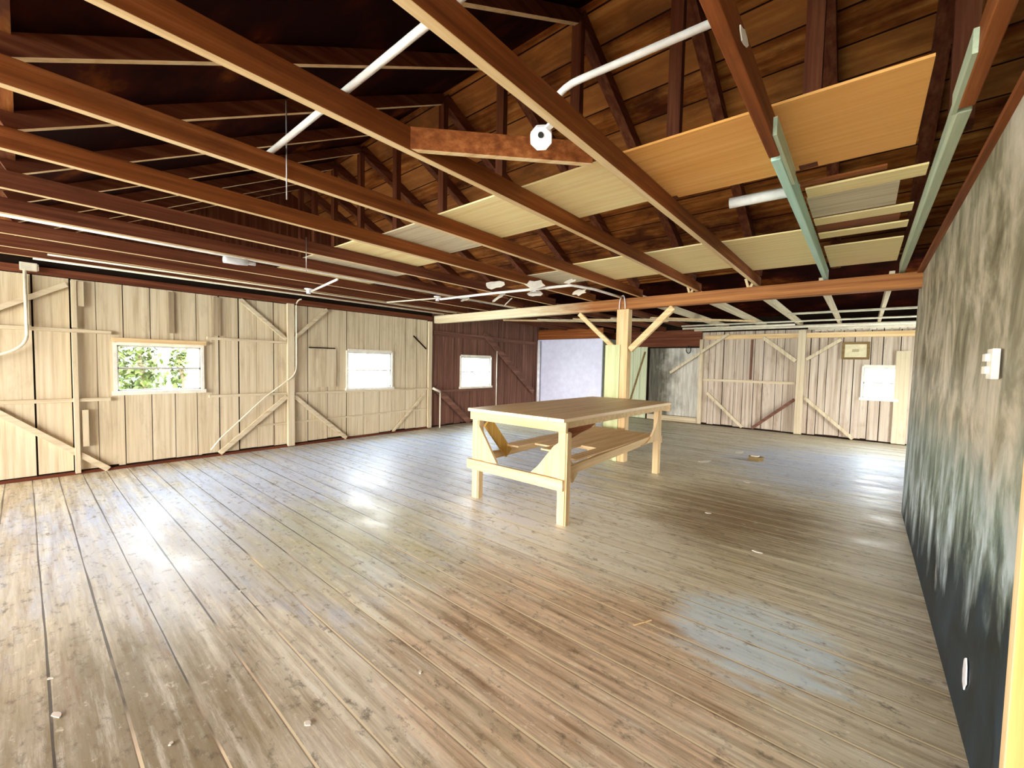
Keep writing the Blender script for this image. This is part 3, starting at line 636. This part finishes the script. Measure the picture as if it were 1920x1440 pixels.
# ------------------------------------------------------------------ right wall things
b = MB(); b.prism([(XR-.004, 2.56+dy, .27+dz) for dy, dz in ((-.035, -.02), (-.02, .05), (.0, .075), (.03, .055), (.045, .0), (.035, -.05), (.0, -.065), (-.015, -.04))], (.004, 0, 0))
tag(b.build('wall_hole', M['whitep']), 'ragged white patch low on the dark foot of the right wall', 'patch')
t = thing('outlet_box', (XR, 2.52, 1.54), 'cream double switch box on the mottled right wall', 'switch box')
b = MB(); b.box(XR-.012, XR+.01, 2.44, 2.53, 1.53, 1.65); b.build('cover_plate', M['winframe'], t, bev=.003)
b = MB(); b.box(XR-.025, XR-.012, 2.47, 2.53, 1.60, 1.63); b.build('switch', M['winframe'], t, bev=.002)
b = MB(); b.box(XR-.025, XR-.012, 2.47, 2.53, 1.55, 1.58); b.build('switch', M['winframe'], t, bev=.002)
b = MB(); b.box(.30, .42, 1.495, 1.54, 0, 2.64, 0); b.mi[2] = 1
tag(b.build('stud_post', [M['paleZ'], wood('orange_pine', (.62, .26, .07), (.76, .38, .12), (.84, .50, .2), 'Z')], bev=.003), 'orange-brown upright stud at the right edge of the picture', 'stud')
b = MB(); b.box(.55, .60, -.8, 6.4, 2.62, 2.74); tag(b.build('wall_plate', [M['brownY']]), 'brown timber plate running above the top of the right wall', 'beam')
b = MB(); b.box(XR+.0, XR+.07, 1.2, 6.5, 2.622, 2.65); tag(b.build('top_plate', M['brownY']), 'thin brown cap board directly on top of the right wall', 'board')

# ------------------------------------------------------------------ workbench
tx0, tx1, ty0, ty1, tz = -3.44, -2.13, 3.32, 6.12, 1.04
t = thing('workbench', (-2.8, 4.7, 0), 'large bare wooden workbench with braced legs in the middle of the floor', 'table')
b = MB()
n = 7
for k in range(n):
    a0 = tx0 + (tx1-tx0)*k/n; a1 = tx0 + (tx1-tx0)*(k+1)/n - .004
    b.box(a0, a1, ty0-.03, ty1+.03, tz-.035, tz)
b.build('tabletop', wood('lightened_bench_top', (.62, .42, .22), (.84, .65, .42), (.92, .78, .56), 'Y', rough=.5, spec=.5, st_amt=.25, stain=(.5, .26, .1)), t, bev=.003)  # top coloured lighter to make up for the little light reaching it
for (nm, args) in (('apron', (tx0+.01, tx1, ty0, ty0+.04, tz-.13, tz-.036)), ('apron', (tx0+.01, tx1, ty1-.04, ty1, tz-.13, tz-.036)),
                   ('side_apron', (tx0+.02, tx0+.055, ty0+.05, ty1-.05, tz-.12, tz-.036)), ('side_apron', (tx1-.055, tx1-.02, ty0+.05, ty1-.05, tz-.10, tz-.036))):
    b = MB(); b.box(*args); b.build(nm, M['tableX'], t, bev=.003)
legs = [(-3.41, 3.34), (-2.22, 3.33), (-3.41, 5.98), (-2.30, 5.92)]
for (x, y) in legs:
    b = MB(); b.box(x, x+.085, y, y+.09, 0, tz-.037 if y > 5 else tz-.132); b.build('leg', M['tableZ'], t, bev=.004)
    if y < 5:
        b = MB(); b.box(x+.086, x+.10, y+.01, y+.08, 0, .9)
        b.build('leg_board', M['tableZ'], t)
b = MB(); b.box(-3.46, -2.14, 3.30, 3.338, .34, .45); b.build('stretcher', M['tableX'], t, bev=.003)
b = MB(); b.box(-3.41, -2.22, 6.03, 6.07, .44, .55); b.build('stretcher', M['tableX'], t, bev=.003)
b = MB(); b.bar((-2.20, 3.44, .50), (-2.26, 5.92, .54), .04, .09); b.build('side_rail', M['tableY'], t, bev=.003)
b = MB(); b.bar((-3.36, 3.44, .45), (-3.36, 5.98, .50), .04, .09); b.build('side_rail', M['tableY'], t, bev=.003)
for k, (a0, a1, y0_) in enumerate([(-3.32, -3.10, 3.8), (-3.08, -2.86, 4.1), (-2.84, -2.62, 3.9), (-2.60, -2.40, 4.4), (-2.38, -2.24, 3.7)]):
    b = MB(); b.box(a0, a1, y0_, 5.96, .555, .575); b.build('shelf_board', M['tableY'], t)
b = MB(); b.box(-3.34, -2.26, 4.55, 4.63, .50, .554); b.build('shelf_bearer', M['tableX'], t)
# gussets on the near end
b = MB(); b.prism([(-3.325, 3.345, .86), (-3.325, 3.345, .45), (-3.03, 3.345, .45), (-3.28, 3.345, .80)], (0, .03, 0)); b.build('gusset', M['tableZ'], t)
b = MB(); b.prism([(-2.222, 3.345, .80), (-2.222, 3.345, .45), (-2.56, 3.345, .45), (-2.47, 3.345, .53), (-2.28, 3.345, .76)], (0, .03, 0)); b.build('gusset', M['tableZ'], t)
# ochre braces along the long sides, curved knees at the far right leg
b = MB(); b.bar((-3.29, 3.46, .88), (-3.29, 3.84, .46), .03, .13); o = b.build('long_brace', M['ochre'], t); o['label'] = 'ochre-brown diagonal brace board'
b = MB(); b.bar((-2.21, 3.44, .62), (-2.21, 3.62, .40), .03, .12); b.build('short_brace', M['tableZ'], t)
kn = []
for k in range(9):
    a = k/8*math.pi/2; kn.append((-2.24, 5.35+.53*math.sin(a), .90-.40*math.cos(a)) )
b = MB(); b.prism([(-2.24, 5.30, .50)] + [(-2.24, 5.35+.52*math.sin(k/8*H90), .96-.46*math.cos(k/8*H90)+.0) for k in range(9)] + [(-2.24, 5.92, .50), (-2.24, 5.92, .58)][:1], (.03, 0, 0)); b.build('knee_board', M['tableZ'], t)
b = MB(); b.prism([(-2.24, 4.1, tz-.10), (-2.24, 3.43, tz-.10), (-2.24, 3.43, tz-.26), (-2.24, 3.6, tz-.22), (-2.24, 3.75, tz-.19), (-2.24, 3.95, tz-.16)], (.02, 0, 0)); b.build('torn_fascia', M['brownY'], t)

# ------------------------------------------------------------------ bits on the floor
bits = [((-1.74, .75), .012, 1.6, 'pale chip of wood lying in the near middle of the floor'), ((-2.58, .06), .014, 2.4, 'white chip caught in the leftmost floor seam'),
        ((-1.20, 4.71), .022, 1.3, 'small white scrap alone on the brown floor right of the bench'), ((-2.9, .05), .008, 1.8, 'tiny white crumb in the leftmost seam beyond the larger chip'),
        ((-1.95, 7.3), .06, 2.2, 'long pale streak of debris left of the small lump on the rear floor'), ((-1.7, 8.6), .07, 2.5, 'long pale debris streak closest to the back wall'),
        ((-1.15, 6.4), .04, 2.2, 'pale sliver on the floor before the rear lump'), ((-3.1, .9), .007, 1.2, 'tiny crumb near the end of the dark seams'),
        ((-2.05, .35), .008, 1.3, 'tiny pale crumb at lower left of the floor'), ((-1.62, 1.25), .008, 1.3, 'tiny pale crumb beside a pale seam'), ((-.62, 4.0), .02, 2.0, 'thin pale splinter right of the brown stain')]
for k, ((x, y), r, el, l) in enumerate(bits): scrap((x, y, .001), r, l, (0, 0, 1), 'floor_scrap', seed=60+k, th=.004, el=el, ang=.3*k)
b = MB(); b.bar((-.98, 2.33, .006), (-.92, 2.45, .006), .008, .006); tag(b.build('splinter', M['paleX']), 'straight pale splinter lying across the near boards', 'splinter')
t = thing('rubble_lump', (-1.35, 8.0, 0), 'small dark and white lump of debris on the rear floor', 'debris')
b = MB(); b.prism([(-1.43, 7.95, 0), (-1.28, 7.93, 0), (-1.22, 8.05, 0), (-1.33, 8.10, 0), (-1.45, 8.04, 0)], (.01, 0, .07)); b.build('lump', M['frame'], t)
b = MB(); b.prism([(-1.40, 7.97, .072), (-1.30, 7.96, .072), (-1.28, 8.04, .072), (-1.38, 8.06, .072)], (0, 0, .012)); b.build('chip', M['paper'], t)

# ------------------------------------------------------------------ greenery outside the left windows
def shrub(x, y, h, r, label, n=900, seed=1):
    rr = random.Random(seed); t = thing('garden_shrub', (x, y, -.45), label, 'shrub', 'shrubs outside the left windows')
    b = MB(); b.tube([(x, y, -.45), (x+.1, y+.1, h*.4), (x, y, h*.7)], .06, 7)
    b.build('stem', M['bark'], t)
    b = MB()
    for _ in range(n):
        a = rr.uniform(0, 2*math.pi); ph = math.acos(rr.uniform(-1, 1)); q = r*rr.uniform(.5, 1)
        c = Vector((x+q*math.sin(ph)*math.cos(a), y+q*math.sin(ph)*math.sin(a), h*.6+q*math.cos(ph)*h*.45/r))
        d = Vector((rr.uniform(-1, 1), rr.uniform(-1, 1), rr.uniform(-1, 1))).normalized(); e = d.cross(Vector((.3, .2, 1))).normalized()*.05
        b.quad([c-d*.1, c+e, c+d*.1, c-e])
    b.build('foliage', M['leaf'], t)
shrub(-12.5, 1.68, 2.3, .42, 'yellow-green shrub seen through the left half of the near window', n=700, seed=3)
shrub(-12.9, 2.48, 2.3, .20, 'slim green shrub seen through the right half of the near window', n=260, seed=5)
shrub(-16.0, 2.3, 1.5, .7, 'low yellow-green shrub behind, along the foot of the near window view', n=500, seed=6)
